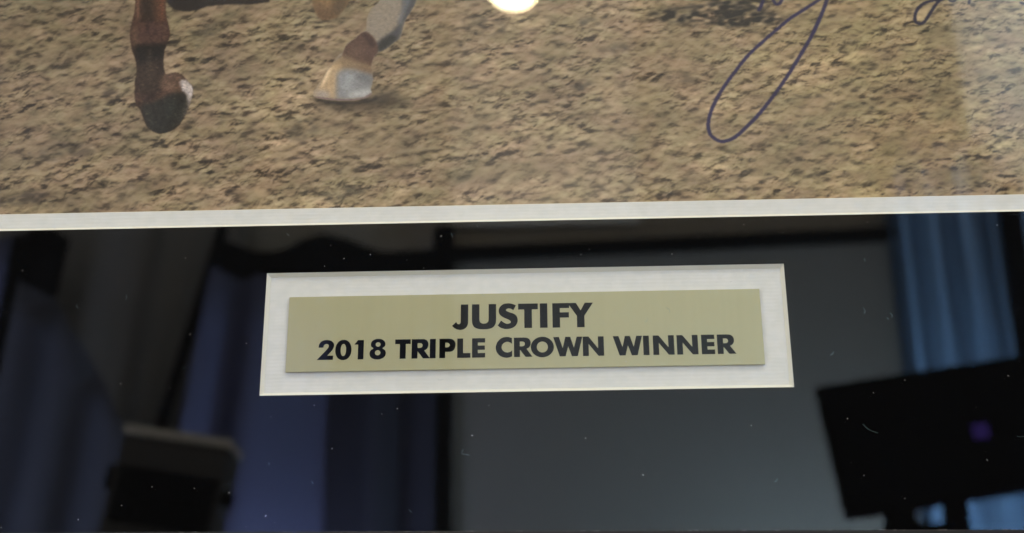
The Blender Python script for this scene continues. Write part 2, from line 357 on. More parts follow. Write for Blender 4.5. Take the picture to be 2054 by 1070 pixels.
def shift(a, dx, dz):
    """bilinear periodic lookup at (x+dx, z+dz), offsets in mm (arrays or numbers)"""
    j = (np.arange(NX)[None, :] + np.asarray(dx) / STEP) % NX; i = (np.arange(NZ)[:, None] + np.asarray(dz) / STEP) % NZ
    j, i = np.broadcast_arrays(j, i); j0 = np.floor(j).astype(int); i0 = np.floor(i).astype(int); fj = j - j0; fi = i - i0
    j0 %= NX; i0 %= NZ; j1 = (j0 + 1) % NX; i1 = (i0 + 1) % NZ
    return (a[i0, j0] * (1 - fj) + a[i0, j1] * fj) * (1 - fi) + (a[i1, j0] * (1 - fj) + a[i1, j1] * fj) * fi
def soft(a, s): return np.fft.ifft2(np.fft.fft2(a) * np.exp(-2 * (math.pi * s) ** 2 * (kx * kx + kz * kz))).real
def ground(lams, amps, ang, stretch, seed, slope=0.34):
    """clods of harrowed dirt seen at a low angle, sun from above and behind them"""
    h = np.zeros((NZ, NX))
    for i, (l, a) in enumerate(zip(lams, amps)): h += a * field(l, stretch, ang + (-7, 5, 0, 8, -4, 0)[i], 0.5, seed + i)
    w = low(5, seed + 50) * 0.9; w2 = low(5, seed + 51) * 0.6
    h = shift(h, w, w2); h = shift(h, 0, 0.22 * h)                        # crests lean over what lies below them
    sh = np.full(h.shape, -9.0)
    for k in range(1, 11): sh = np.maximum(sh, shift(h, 0.15 * k * STEP, k * STEP) - k * slope)
    shade = np.clip((sh - h) * 0.5, 0, 1) ** 1.15                               # shadow thrown towards the viewer
    dz = (np.roll(h, -1, 0) - np.roll(h, 1, 0)) / (2 * STEP); dx = (np.roll(h, -1, 1) - np.roll(h, 1, 1)) / (2 * STEP)
    return h, soft(shade, 0.22), soft(np.tanh((-dz + 0.5 * dx) * 0.42), 0.16)
hA, shA, slA = ground((11, 5.6, 3.0, 1.7, 1.0), (.95, 1.0, .80, .50, .30), 15, 1.7, 20, 0.22)
hB, shB, slB = ground((9, 4.2, 2.3, 1.4, .9), (.45, .62, .68, .50, .30), 8, 2.3, 40, 0.21)
wgt = 1 / (1 + np.exp((XX * 0.012 + (ZZ - 95) * 0.016 - 0.1 + 0.6 * low(18, 3)) * 2.5))
hh = hA * wgt + hB * (1 - wgt); shade = shA * wgt + shB * (1 - wgt); sl = slA * wgt + slB * (1 - wgt)
cov = 0.5 + 0.5 * np.tanh((0.7 * low(8, 77, 1.8, 10) + 0.7 * low(3.2, 78, 2.2, 12) + 0.15) * 1.0)             # how churned the ground is, patch by patch
shade = shade * (0.25 + 0.85 * cov ** 1.3); sl = sl * (0.55 + 0.45 * cov)
def mixc(a, b, t): return a * (1 - t[..., None]) + b * t[..., None]
# loose clods and crumbs: soft tonal blobs in several sizes, drawn out sideways, each brighter on top than below
def clod(lam, st, ang, bw, seed):
    f = field(lam, st, ang, bw, seed)
    return f + 0.9 * (shift(f, 0, -lam * 0.16) - shift(f, 0, lam * 0.16))
fl = 0.60 + 0.40 * wgt
val = 0.80 * clod(8.5, 1.9, 14, 0.5, 301) * fl + 0.95 * clod(4.8, 1.8, 13, 0.45, 302) + 0.62 * clod(2.8, 1.8, 9, 0.42, 303) + 0.26 * clod(1.5, 1.6, 5, 0.40, 304)
val = val / val.std() * (0.62 + 0.55 * cov)
tt_ = 0.64 * val + 0.64 * np.clip(sl, -1, 1) - 0.90 * shade + 0.17
tt_ = np.where(tt_ < 0, -np.tanh(np.abs(tt_) ** 1.2 * 0.58), np.tanh(tt_ * 0.60) * 0.85)
base = np.array([136, 118, 96.]); lite = np.array([182, 161, 136.]); dark = np.array([50, 42, 37.])
img = mixc(mixc(np.zeros((NZ, NX, 3)) + base, lite, np.clip(tt_, 0, 1)), dark, np.clip(-tt_, 0, 1))
pk = np.tanh(low(2.6, 93, 1.8, 10)); img *= 1 + pk[..., None] * np.array([.014, .001, .010])
pk = np.tanh(low(7, 94, 1.8, 10)); img *= 1 + pk[..., None] * np.array([.012, -.004, .012])
img *= (1 + 0.04 * low(12, 95, 1.8, 12) + 0.03 * low(5, 96, 2.0, 12))[..., None]
img += rng.standard_normal((NZ, NX))[..., None] * 1.3
# some stretches are trodden smooth, others crisp
sm_ = np.clip(0.45 + 0.5 * np.exp(-(((XX - 10) / 60) ** 2 + ((ZZ - 68) / 22) ** 2)) + 0.8 * low(7, 501, 2.0, 10) + 0.25 * low(3, 502, 2, 10), 0, 1)[..., None] * 0.46
blurred = np.stack([soft(img[..., c_], 0.75) for c_ in range(3)], -1)
img = img * (1 - sm_) + blurred * sm_
img = img + (img - np.stack([soft(img[..., c_], 0.5) for c_ in range(3)], -1)) * 0.25 * (1 - sm_)
gx = np.clip((XX + 215) / 420, 0, 1); gz = np.clip((ZZ - 52) / 100, 0, 1)
tone = 0.93 + 0.05 * np.sin(gx * 3.1) - 0.12 * gz * (1 - gx) + 0.03 * gx
img *= tone[..., None]
img[..., 2] *= (1 - 0.06 * np.exp(-((gx - 0.86) / 0.12) ** 2)) - 0.055
img[..., 1] *= 0.985


def rast(poly):
    """even-odd fill of a polygon (mm) on the picture raster"""
    P = np.asarray(poly); m = np.zeros((NZ, NX), bool)
    i0, i1 = max(int((P[:, 1].min() - Z0) / STEP) - 1, 0), min(int((P[:, 1].max() - Z0) / STEP) + 2, NZ)
    j0, j1 = max(int((P[:, 0].min() - X0) / STEP) - 1, 0), min(int((P[:, 0].max() - X0) / STEP) + 2, NX)
    if i0 >= i1 or j0 >= j1: return m
    x, z = XX[i0:i1, j0:j1], ZZ[i0:i1, j0:j1]; r = np.zeros(x.shape, bool)
    for (xa, za), (xb, zb) in zip(P, np.roll(P, -1, 0)):
        if za == zb: continue
        c = ((za > z) != (zb > z)) & (x < (xb - xa) * (z - za) / (zb - za) + xa); r ^= c
    m[i0:i1, j0:j1] = r; return m
def blur(m, sig):
    if sig <= 0: return m.astype(float)
    sg = sig / STEP
    ys, xs_ = np.where(m > 0)
    if len(ys) == 0: return m.astype(float)
    pad = int(4 * sg) + 2
    i0, i1, j0, j1 = max(ys.min() - pad, 0), min(ys.max() + pad, NZ), max(xs_.min() - pad, 0), min(xs_.max() + pad, NX)
    k = np.arange(-int(3.5 * sg) - 1, int(3.5 * sg) + 2); g = np.exp(-k * k / (2 * sg * sg)); g /= g.sum()
    q = m[i0:i1, j0:j1].astype(float); hp = len(k) // 2
    q = np.pad(q, ((hp, hp), (0, 0)), 'edge'); q = sum(w * q[i:i + (i1 - i0)] for i, w in enumerate(g))
    q = np.pad(q, ((0, 0), (hp, hp)), 'edge'); q = sum(w * q[:, i:i + (j1 - j0)] for i, w in enumerate(g))
    out = np.zeros((NZ, NX)); out[i0:i1, j0:j1] = q; return out
def paint(poly, col, soft=0.35, alpha=1.0, clip=None, rough=0.0, smooth=True):
    P = smooth_closed(poly, 6) if smooth else np.array(poly, float)
    a = blur(rast(P), soft) * alpha
    if clip is not None: a = a * clip
    c = np.array(col, float)
    tex = 1 + rough * low(1.2, int(abs(P[0, 0]) * 7) + 1) if rough else 1.0
    cc = c[None, None] * (tex[..., None] if rough else 1.0)
    global img
    img = img * (1 - a[..., None]) + cc * a[..., None]
    return a
# shaded pits and churned clods that the picture shows, soft edged
for pts, a in (
    ([(52.97,139.66),(73.93,142.98),(94.65,141.93),(106.77,137.73),(108.57,134.31),(89.87,132.41),(73.45,134.29),(59.04,136.12)], .88),
    ([(78.26,145.78),(94.98,146.79),(107.18,143.04),(94.51,139.99),(82.15,141.3)], .7),
    ([(-25.32,141.29),(-14.84,143.44),(-7.52,139.6),(-3.37,134.65),(-11.72,130.78),(-21.1,133.43)], .30),
    ([(-210.45,59.67),(-198.81,63.84),(-188.4,61.4),(-196.09,58.04),(-206.03,56.72),(-211.96,55.75)], .45),
    ([(-81.63,59.07),(-69.77,62.77),(-60.72,61.25),(-69.6,57.93),(-77.52,56.36)], .40),
    ([(-99.24,88.53),(-89.27,93.32),(-82.91,88.14),(-90.81,83.11)], .30),
    ([(-174.03,108.83),(-167.86,109.62),(-166.32,104.43),(-169.88,102.66)], .45),
    ([(-180.77,103.62),(-177.65,103.55),(-177.33,100.52),(-180.91,101.07)], .45),
    ([(-67.12,103.17),(-56.94,106.4),(-50.71,103.92),(-56.78,100.6),(-64.98,100.57)], .35),
    ([(53.77,110.63),(64.02,111.54),(72.04,109.01),(69.84,106.04),(59.77,108.15)], .35),
    ([(18.92,106.85),(27.13,108.5),(28.05,104.76),(22.92,103.5)], .42),
    ([(21.69,138.09),(30.03,138.35),(33.02,133.92),(27.78,132.14),(23.27,134.66)], .32),
    ([(31.65,122.97),(37.93,125.66),(48.16,123.49),(41.86,120.33)], .25),
    ([(-196.93,82.17),(-187.04,85.35),(-172.28,81.6),(-182.1,77.76),(-194.29,77.14)], .32),
    ([(173.2,107.62),(185.54,109.63),(191.26,107.17),(182.89,104.61)], .20),
    ([(-140.93,137.09),(-127.52,141.6),(-125.09,137.16),(-135.27,132.1)], .28),
    ([(-101.45,128.81),(-93.13,130.04),(-94.96,124.82),(-101.16,123.54)], .28),
):
    a_ = blur(rast(smooth_closed(pts, 6)), 0.9) * a * np.clip(0.75 + 0.5 * low(1.8, 7, 2, 10), 0, 1.4)
    img = img * (1 - np.clip(a_, 0, 1)[..., None]) + np.array([44, 40, 38.]) * np.clip(a_, 0, 1)[..., None]
for pts, a, c_ in (
    ([(-83.23,95.47),(-50.6,99.29),(-17.89,89.34),(-29.96,78.32),(-70.37,79.25)], .22, (84, 70, 54)),
    ([(-132.12,146.62),(-89.2,135.72),(-100.92,119.26),(-126.32,124.67)], .10, (90, 76, 60)),
    ([(26.71,92.83),(51.13,96.82),(66.93,89.59),(42.6,85.18)], .22, (84, 72, 58)),
    ([(149.3,110.55),(174.04,114.58),(176.08,98.34),(151.84,96.65)], .20, (92, 72, 50)),
    ([(-221.66,82.74),(-189.22,86.54),(-174.97,68.19),(-206.45,60.03)], .15, (100, 88, 78)),
    ([(-9.85,71.16),(30.28,76.93),(45.56,58.91),(-0.0,55.55)], .16, (168, 150, 126)),
    ([(91.63,98.12),(132.26,101.72),(129.69,74.64),(93.72,71.03)], .12, (168, 150, 124)),
    ([(140.92,87.82),(167.29,91.72),(178.64,55.99),(147.3,54.51)], .16, (118, 92, 64)),
    ([(72.36,114.84),(84.75,116.87),(75.9,105.43),(65.78,106.14)], .2, (84, 72, 60)),
):
    a_ = blur(rast(smooth_closed(pts, 6)), 7.0) * a
    img = img * (1 - a_[..., None]) + np.array(c_, float) * a_[..., None]
# contact shade under the planted hoof
a_ = blur(rast(smooth_closed([(-87.7,103.44),(-71.16,101.18),(-56.86,103.61),(-44.49,100.53),(-62.79,95.9),(-81.32,98.65)], 6)), 1.6) * .6
img = img * (1 - a_[..., None]) + np.array([48, 39, 32.]) * a_[..., None]
a_ = blur(rast(smooth_closed([(-85.21,103.15),(-73.21,101.23),(-61.96,102.34),(-60.57,104.17),(-59.27,101.81),(-64.96,99.87),(-75.2,99.66),(-83.48,101.25)], 6)), 0.5) * .75
img = img * (1 - a_[..., None]) + np.array([36, 30, 28.]) * a_[..., None]

# dark thing at the top edge (a trailing hoof)
P0 = [(-153.86,167.13),(-151.4,153.32),(-149.8,149.57),(-147.03,147.03),(-142.26,145.92),(-137.42,146.52),(-133.31,148.38),(-123.79,149.1),(-114.21,148.84),(-106.84,149.87),(-106.04,165.78)]
A0 = paint(P0, (32, 27, 28), 0.35, smooth=False)
paint([(-137.13,156.65),(-111.45,155.94),(-111.13,150.48),(-130.27,150.51)], (42, 34, 33), 1.2, .7, A0)
# near hind leg: cannon, fetlock, pastern, dark hoof with a pale heel
P1 = [(-166.64,170.02),(-164.59,154.92),(-163.94,147.98),(-164.74,140.65),(-164.83,134.81),(-163.6,128.51),(-161.68,123.67),(-160.56,118.4),(-160.64,112.49),(-160.3,106.62),(-159.24,101.93),(-157.35,99.34),(-155.54,95.37),(-153.52,91.18),(-150.02,88.81),(-147.31,88.29),(-143.31,89.57),(-140.46,92.25),(-138.52,96.34),(-137.07,101.39),(-136.19,106.03),(-136.48,109.78),(-138.33,112.17),(-141.06,115.07),(-144.1,116.56),(-147.58,115.71),(-148.76,117.39),(-149.49,120.97),(-149.75,126.47),(-148.66,131.01),(-147.93,134.85),(-148.97,139.74),(-150.45,144.67),(-151.29,152.08),(-153.21,169.64)]
A1 = paint(P1, (55, 39, 32), 0.22, rough=0.04)
paint([(-166.64,170.02),(-163.39,169.93),(-161.12,147.41),(-161.47,142.03),(-164.36,141.13),(-165.43,152.47)], (89, 61, 51), 1.0, .55, A1)
paint([(-162.96,169.92),(-158.41,169.79),(-155.78,144.81),(-157.09,140.44),(-160.24,142.48)], (34, 24, 21), 1.1, .75, A1)
paint([(-158.41,169.79),(-151.92,169.6),(-148.96,144.63),(-151.65,141.27),(-154.79,143.31)], (89, 55, 40), 1.2, .60, A1)
paint([(-165.08,139.68),(-157.13,140.93),(-148.97,139.74),(-148.4,132.93),(-152.42,130.62),(-160.4,130.35),(-164.34,131.9)], (86, 61, 54), 1.4, .62, A1)
paint([(-159.55,139.53),(-154.49,139.89),(-153.18,134.51),(-158.17,133.67)], (61, 43, 39), 1.0, .6, A1)
paint([(-164.47,137.72),(-162.44,138.64),(-160.81,127.96),(-162.62,127.04)], (96, 75, 56), .8, .5, A1)
paint([(-162.05,129.91),(-149.0,130.05),(-149.56,126.7),(-150.87,122.44),(-159.48,120.27),(-161.0,123.17)], (24, 20, 18), 1.0, .9, A1)
paint([(-160.4,121.25),(-149.95,121.46),(-148.84,113.38),(-150.06,108.24),(-156.97,106.54),(-159.9,111.3)], (53, 42, 34), 1.2, .65, A1)
paint([(-148.7,116.68),(-142.39,116.05),(-140.53,113.64),(-143.52,109.48),(-147.82,106.31),(-149.85,110.58)], (96, 73, 60), .7, .8, A1)
paint([(-159.97,107.55),(-153.93,105.06),(-148.85,108.68),(-143.36,107.61),(-147.54,103.04),(-154.34,100.42),(-158.66,102.38)], (82, 58, 46), .8, .6, A1)
paint([(-157.63,104.69),(-152.85,106.9),(-149.68,108.7),(-150.27,105.91),(-154.55,102.75)], (41, 30, 28), .8, .6, A1)
paint([(-157.08,100.95),(-151.69,103.15),(-143.74,107.15),(-138.72,106.56),(-137.44,100.94),(-139.71,93.15),(-146.2,87.36),(-153.02,90.26)], (40, 38, 35), .9, .93, A1)
paint([(-146.48,102.79),(-143.02,103.4),(-141.69,97.34),(-144.77,94.65)], (51, 53, 49), 1.6, .5, A1)
paint([(-141.7,112.73),(-138.78,112.65),(-135.57,108.82),(-135.48,102.28),(-136.96,100.0),(-138.68,106.09),(-140.94,108.48)], (184, 170, 164), .5, .95, A1)
paint([(-137.66,103.73),(-135.74,105.55),(-136.15,100.21),(-137.83,95.4),(-138.77,96.81)], (103, 92, 82), .6, .7, A1)
paint([(-164.42,162.4),(-163.56,162.38),(-162.09,146.45),(-162.72,144.02)], (122, 88, 70), .4, .5, A1)
paint([(-154.29,162.12),(-153.22,162.09),(-151.68,146.66),(-152.45,143.25)], (120, 74, 54), .5, .5, A1)
paint([(-156.72,126.89),(-154.99,126.37),(-153.64,115.86),(-155.19,114.48)], (74, 58, 46), .8, .5, A1)
paint([(-151.96,125.33),(-150.44,124.81),(-149.96,116.71),(-151.13,115.8)], (40, 31, 27), .6, .6, A1)
paint([(-148.26,111.48),(-143.63,110.89),(-140.49,108.0),(-143.32,107.14),(-147.6,108.65)], (120, 92, 74), .8, .5, A1)
paint([(-155.46,99.06),(-153.47,99.94),(-151.17,92.5),(-152.16,89.78)], (60, 58, 53), .8, .45, A1)
paint([(-139.81,99.61),(-137.86,100.95),(-139.41,94.52),(-142.03,91.37)], (72, 68, 62), .8, .5, A1)
# small brown hoof tip hanging in at the top
P2 = [(-91.02,165.35),(-89.1,151.61),(-87.57,145.91),(-86.14,142.44),(-84.16,140.44),(-80.57,140.34),(-77.66,141.24),(-75.26,144.59),(-72.88,148.94),(-72.17,164.82)]
A2 = paint(P2, (112, 86, 62), 0.45, smooth=False, rough=0.05)
paint([(-87.23,147.86),(-79.46,144.22),(-78.44,139.8),(-85.19,139.98)], (88, 66, 48), 1.2, .7, A2)
paint([(-79.48,155.05),(-73.09,154.87),(-74.83,144.58),(-77.68,141.73),(-79.5,145.2)], (70, 58, 46), 1.0, .6, A2)
paint([(-86.71,155.25),(-80.75,155.09),(-80.85,147.2),(-84.64,146.81)], (126, 98, 70), 1.4, .6, A2)
# landing foreleg: bandaged cannon, brown fetlock, pastern, pale grey hoof
P3 = [(-59.77,164.47),(-59.39,150.54),(-63.25,145.25),(-65.0,140.41),(-65.25,135.09),(-67.3,133.69),(-69.72,130.87),(-72.98,128.55),(-74.51,124.76),(-76.52,122.91),(-78.87,119.17),(-80.81,115.91),(-82.7,111.72),(-85.02,108.03),(-86.13,105.26),(-85.24,103.61),(-81.49,102.59),(-75.29,101.74),(-68.72,101.81),(-63.82,102.85),(-61.82,104.66),(-62.3,107.0),(-61.59,110.72),(-61.92,114.96),(-62.44,118.28),(-61.11,122.51),(-59.49,123.9),(-56.41,125.73),(-53.36,128.52),(-50.7,130.85),(-49.75,135.16),(-48.58,139.49),(-46.16,144.29),(-44.15,149.63),(-42.28,163.97)]
A3 = paint(P3, (132, 118, 102), 0.20, rough=0.02)
paint([(-59.77,164.47),(-51.66,164.24),(-50.46,148.33),(-51.14,141.01),(-53.94,135.27),(-59.65,129.64),(-64.37,133.61),(-64.56,139.91),(-62.22,146.2)], (134, 121, 108), 1.0, .8, A3)
paint([(-52.09,164.25),(-41.43,163.95),(-43.72,149.13),(-46.95,141.87),(-49.78,136.61),(-50.51,131.8),(-54.18,128.06),(-58.67,124.35),(-61.25,127.29),(-57.6,131.03),(-52.69,135.72),(-50.32,141.97),(-50.06,149.3)], (62, 62, 68), .8, .9, A3)
paint([(-49.27,151.74),(-45.89,152.14),(-49.08,142.91),(-50.63,137.12),(-51.95,139.58),(-49.98,145.86)], (112, 112, 118), .8, .7, A3)
paint([(-59.22,129.15),(-54.71,132.39),(-52.14,129.92),(-57.44,125.28),(-60.35,124.87)], (46, 44, 42), .7, .8, A3)
paint([(-68.93,132.29),(-65.64,134.13),(-62.65,132.12),(-60.44,128.22),(-59.92,124.39),(-61.46,120.15),(-63.03,117.35),(-67.64,118.88),(-71.85,120.41),(-74.4,121.9),(-74.15,126.19),(-72.16,129.01)], (82, 60, 52), .35, .97, A3, rough=0.03)
paint([(-66.87,133.2),(-63.48,132.14),(-61.28,128.24),(-62.47,126.36),(-65.1,130.26)], (54, 38, 38), .5, .7, A3)
paint([(-71.24,126.59),(-67.51,127.45),(-65.74,124.06),(-68.99,121.76),(-71.94,122.79)], (104, 80, 66), 1.0, .5, A3)
paint([(-74.44,122.86),(-68.52,120.33),(-62.63,117.81),(-61.69,114.01),(-67.53,115.57),(-73.81,117.15),(-77.9,115.84),(-78.43,118.68)], (128, 104, 78), 1.0, .85, A3)
paint([(-68.03,117.95),(-62.6,116.86),(-61.66,113.07),(-65.83,114.12)], (104, 80, 62), .9, .6, A3)
paint([(-79.27,118.71),(-74.71,119.06),(-76.49,111.56),(-76.57,103.17),(-83.56,102.87),(-86.11,104.79),(-83.84,109.41),(-81.56,114.04)], (172, 143, 110), .9, .93, A3)
paint([(-81.56,114.04),(-79.62,117.3),(-79.15,115.87),(-81.4,110.28),(-82.96,107.98)], (222, 196, 160), .5, .8, A3)
paint([(-84.96,106.63),(-79.99,106.04),(-79.45,103.0),(-84.81,103.37)], (140, 134, 138), .9, .55, A3)
paint([(-75.81,115.31),(-69.19,115.61),(-62.08,113.08),(-61.58,110.25),(-62.66,105.15),(-66.29,102.91),(-73.26,102.39),(-76.16,103.16),(-76.42,109.69)], (126, 125, 127), 1.0, .93, A3)
paint([(-69.13,113.73),(-62.08,113.08),(-62.38,109.34),(-66.96,110.86)], (92, 92, 95), 1.0, .6, A3)
paint([(-73.67,113.37),(-69.54,113.74),(-70.12,106.73),(-73.82,106.35)], (154, 153, 155), 1.0, .6, A3)
paint([(-71.31,105.36),(-62.72,107.01),(-63.44,103.77),(-70.39,102.78)], (182, 178, 176), .6, .6, A3)
paint([(-85.25,103.84),(-75.31,102.44),(-66.28,102.68),(-61.84,105.13),(-62.01,103.97),(-66.25,101.75),(-75.27,101.28),(-83.54,102.41)], (110, 88, 86), .25, .9, A3)

# hair, grime and clay caked on the legs
for A_, st_, k_ in ((A1, 0.13, 401), (A3, 0.05, 405), (A2, 0.05, 409)):
    n_ = st_ * (0.7 * field(1.1, 0.35, 0, 0.5, k_) + 0.5 * field(3.2, 0.8, 20, 0.6, k_ + 1)) * (blur(A_ > 0.5, 0.4))
    img = img * (1 + n_)[..., None]
    dab = np.clip(field(2.2, 1.2, 0, 0.6, k_ + 2) - 1.5, 0, 1) * blur(A_ > 0.5, 0.5) * 0.25
    img = img * (1 - dab[..., None]) + np.array([126, 108, 86.]) * dab[..., None]
# nail heads along the rim of the planted hoof
for q_ in [(-67.98,104.35),(-66.76,104.78),(-65.12,104.98),(-63.7,105.41)]:
    a_ = 0.8 * np.exp(-((XX - q_[0]) ** 2 + (ZZ - q_[1]) ** 2) / 0.30)
    img = img * (1 - a_[..., None]) + np.array([176, 172, 168.]) * a_[..., None]

def pen(pts, w, col, a=0.92):
    global img
    P = smooth_open(pts, 14); m = np.zeros((NZ, NX), bool)
    for i, p in enumerate(P):
        ww = (w[0] + (w[1] - w[0]) * i / len(P)) / 2 if isinstance(w, tuple) else w / 2
        i0, j0 = int((p[1] - Z0) / STEP), int((p[0] - X0) / STEP); r = int(ww / STEP) + 2
        if not (r < i0 < NZ - r and r < j0 < NX - r): continue
        sl = (slice(i0 - r, i0 + r + 1), slice(j0 - r, j0 + r + 1))
        m[sl] |= (XX[sl] - p[0]) ** 2 + (ZZ[sl] - p[1]) ** 2 < ww * ww
    q = blur(m, 0.22); img = img * (1 - (q * a)[..., None]) + np.array(col, float) * (q * a)[..., None]
    return q
INK = (38, 33, 66)
A4 = pen([(134.72,154.02),(131.82,149.68),(126.5,145.92),(123.41,143.81),(117.69,139.85),(111.57,135.67),(106.25,131.02),(99.64,124.99),(93.04,118.54),(87.67,111.64),(81.86,103.43),(77.32,95.26),(75.08,88.03),(75.39,83.06),(77.62,80.31),(80.36,79.35),(84.43,80.6),(88.66,84.1),(95.13,90.73),(102.24,99.7),(108.61,108.79),(114.68,118.46),(119.93,127.31),(123.91,135.34),(127.02,142.5),(129.29,149.26),(131.62,156.57)], (1.35, 1.6), INK)
A4 = np.maximum(A4, pen([(102.71,150.0),(101.07,144.67),(100.03,141.78),(99.1,140.35)], 1.5, INK))
A4 = np.maximum(A4, pen([(104.86,150.92),(105.29,145.53),(106.35,143.07),(107.59,143.03),(108.98,144.94),(110.69,150.76)], 1.4, INK))
INK2 = (26, 23, 46)
A5 = pen([(178.86,145.94),(175.49,143.6),(170.85,142.76),(167.39,141.4),(164.6,138.58),(163.2,135.25),(163.34,132.84),(164.86,131.85),(166.81,132.75),(169.24,136.04),(171.74,139.83),(174.66,143.62),(177.19,147.44)], 1.25, INK2)
A5 = np.maximum(A5, pen([(174.14,142.67),(176.78,144.05),(179.48,145.92)], 1.0, INK2))
A5 = np.maximum(A5, pen([(177.77,145.48),(178.69,142.79),(180.3,142.5),(181.83,144.88)], 1.2, INK2))
A5 = np.maximum(A5, pen([(186.33,141.37),(187.29,145.7)], 1.2, INK2))
A5 = np.maximum(A5, pen([(193.46,145.53),(194.37,143.08),(196.4,145.94)], 1.2, INK2))
A5 = np.maximum(A5, pen([(207.63,140.78),(210.42,140.22),(212.47,143.07)], 1.2, INK2))
PIECES = [(('hoof', 'black hoof cut off by the top edge'), A0),
          (('horse_leg', 'dark brown leg with a black hoof hanging clear of the ground'), A1),
          (('hoof', 'small brown hoof tip at the top'), A2),
          (('horse_leg', 'bandaged leg with a pale grey hoof set on the dirt'), A3),
          (('signature', 'long looped pen stroke in dark blue ink'), A4),
          (('handwriting', 'small dark ink letters at the top right'), A5)]

idx = np.zeros((NZ, NX), np.int8)
for k, (nm, a) in enumerate(PIECES, 1): idx[a > 0.5] = k

lin = np.clip(img / 255, 0.004, 1); lin = np.where(lin <= 0.04045, lin / 12.92, ((lin + 0.055) / 1.055) ** 2.4)
lin = lin * 1.42
# rows: dense where the picture shows, coarser far above it
dense = np.arange(0, 400); far = np.arange(400, 820, 6)
rows = np.concatenate([dense, far]); zrow = Z0 + STEP * rows; ri = rows % NZ
far_i = rows >= 400
colr = lin[ri].copy(); idr = idx[ri].copy()
idr[rows >= 500] = 0
for k, i in enumerate(rows):
    if i >= 500: colr[k] = lin[(i * 7) % 120 + 60]
R_, Cn = len(rows), NX
co = np.empty((R_, Cn, 3), np.float32); co[..., 0] = xs[None] * MM; co[..., 1] = T2 * MM; co[..., 2] = zrow[:, None] * MM
vid = np.arange(R_ * Cn).reshape(R_, Cn)
quads = np.stack([vid[:-1, :-1], vid[:-1, 1:], vid[1:, 1:], vid[1:, :-1]], -1).reshape(-1, 4)
fk = np.maximum.reduce([idr[:-1, :-1], idr[1:, 1:]]).reshape(-1)
co = co.reshape(-1, 3); colf = np.concatenate([colr.reshape(-1, 3), np.ones((R_ * Cn, 1))], 1).astype(np.float32)
def sheet(name, sel, parent):
    q = quads[sel]; used, inv = np.unique(q, return_inverse=True); inv = inv.reshape(-1).astype(np.int32)
    me = bpy.data.meshes.new(name); me.vertices.add(len(used)); me.vertices.foreach_set('co', co[used].reshape(-1))
    me.loops.add(len(inv)); me.loops.foreach_set('vertex_index', inv)
    nf = len(q); me.polygons.add(nf); me.polygons.foreach_set('loop_start', np.arange(0, nf * 4, 4, dtype=np.int32))
    me.update(calc_edges=True)
    ca = me.color_attributes.new('picture', 'FLOAT_COLOR', 'POINT'); ca.data.foreach_set('color', colf[used].reshape(-1))
    return link(name, me, m_print, parent)
photo = sheet('photograph', fk == 0, pic)
for k, (nm, a) in enumerate(PIECES, 1):
    if (fk == k).any():
        o = sheet(nm[0], fk == k, photo); o['label'] = nm[1]
# backing board behind everything
boxo('backing_board', m_scuff, pic, *(v * MM for v in (OUT[0], OUT[1], 3.4, 6.0, OUT[2], OUT[3])))

# ---------------------------------------------------------------- the room that the glass mirrors
def struct(o): o['kind'] = 'structure'; return o
m_wall = mat('painted_wall', (0.34, 0.31, 0.255), 0.85); bump(m_wall, 90, 0.1, 0.002)
m_ceil = mat('ceiling_paint', (0.28, 0.26, 0.22), 0.9)
m_lit_wall = mat('lamp_lit_wall', (0.55, 0.50, 0.42), 0.9)  # lamp glow on the wall put into a paler colour
m_floor = mat('carpet', (0.10, 0.09, 0.09), 1.0)
m_screen = mat('projection_fabric', (0.225, 0.215, 0.20), 0.9)
m_dark = mat('black_trim', (0.006, 0.006, 0.006), 0.8, spec=0.05)
m_drape = mat('grey_drape', (0.23, 0.226, 0.216), 0.95)
m_slate = mat('slate_drape', (0.085, 0.095, 0.14), 0.95)
m_navy_shade = mat('shaded_navy_drape', (0.035, 0.038, 0.062), 0.95)  # darkened copy of the navy cloth for its shaded part
m_navy = mat('navy_drape', (0.11, 0.125, 0.235), 0.95)
m_tv = mat('black_display_plastic', (0.002, 0.002, 0.002), 0.7, spec=0.02)
m_case = mat('grey_equipment_shell', (0.05, 0.048, 0.045), 0.6, spec=0.2)
def sheer(name, col, t):
    m = mat(name, col, 0.95); N, L, b = nodes(m); out = N['Material Output']
    tl = N.new('ShaderNodeBsdfTranslucent'); tl.inputs[0].default_value = (*col, 1); mx = N.new('ShaderNodeMixShader'); mx.inputs[0].default_value = t
    L.new(b.outputs[0], mx.inputs[1]); L.new(tl.outputs[0], mx.inputs[2]); L.new(mx.outputs[0], out.inputs[0]); return m
m_blind = sheer('pale_blind', (0.42, 0.42, 0.40), 0.5)
m_sheer = sheer('blue_window_curtain', (0.12, 0.155, 0.20), 0.8)
WY = -4.0
struct(boxo('wall', m_wall, None, -4.0, 1.19, WY - 0.2, WY, 0, ZO + 3.2))
struct(boxo('added_lit_wall_panel', m_lit_wall, None, -0.33, 0.32, WY, WY + 0.05, ZO + 1.78, ZO + 3.2))  # added pale panel, its colour stands for the lamp-lit band of wall
struct(boxo('window_lintel', m_wall, None, 1.192, 1.50, WY - 0.19, WY - 0.01, ZO + 2.0, ZO + 3.2))
struct(boxo('ceiling', m_ceil, None, -4.0, 4.0, WY - 0.2, -1.7, ZO + 3.2, ZO + 3.3))
struct(boxo('floor', m_floor, None, -4.0, 4.0, WY - 1.2, 0.6, -0.1, 0.0))
struct(boxo('display_wall', m_wall, None, -1.6, 1.6, 0.014, 0.15, 0, ZO + 3.2))

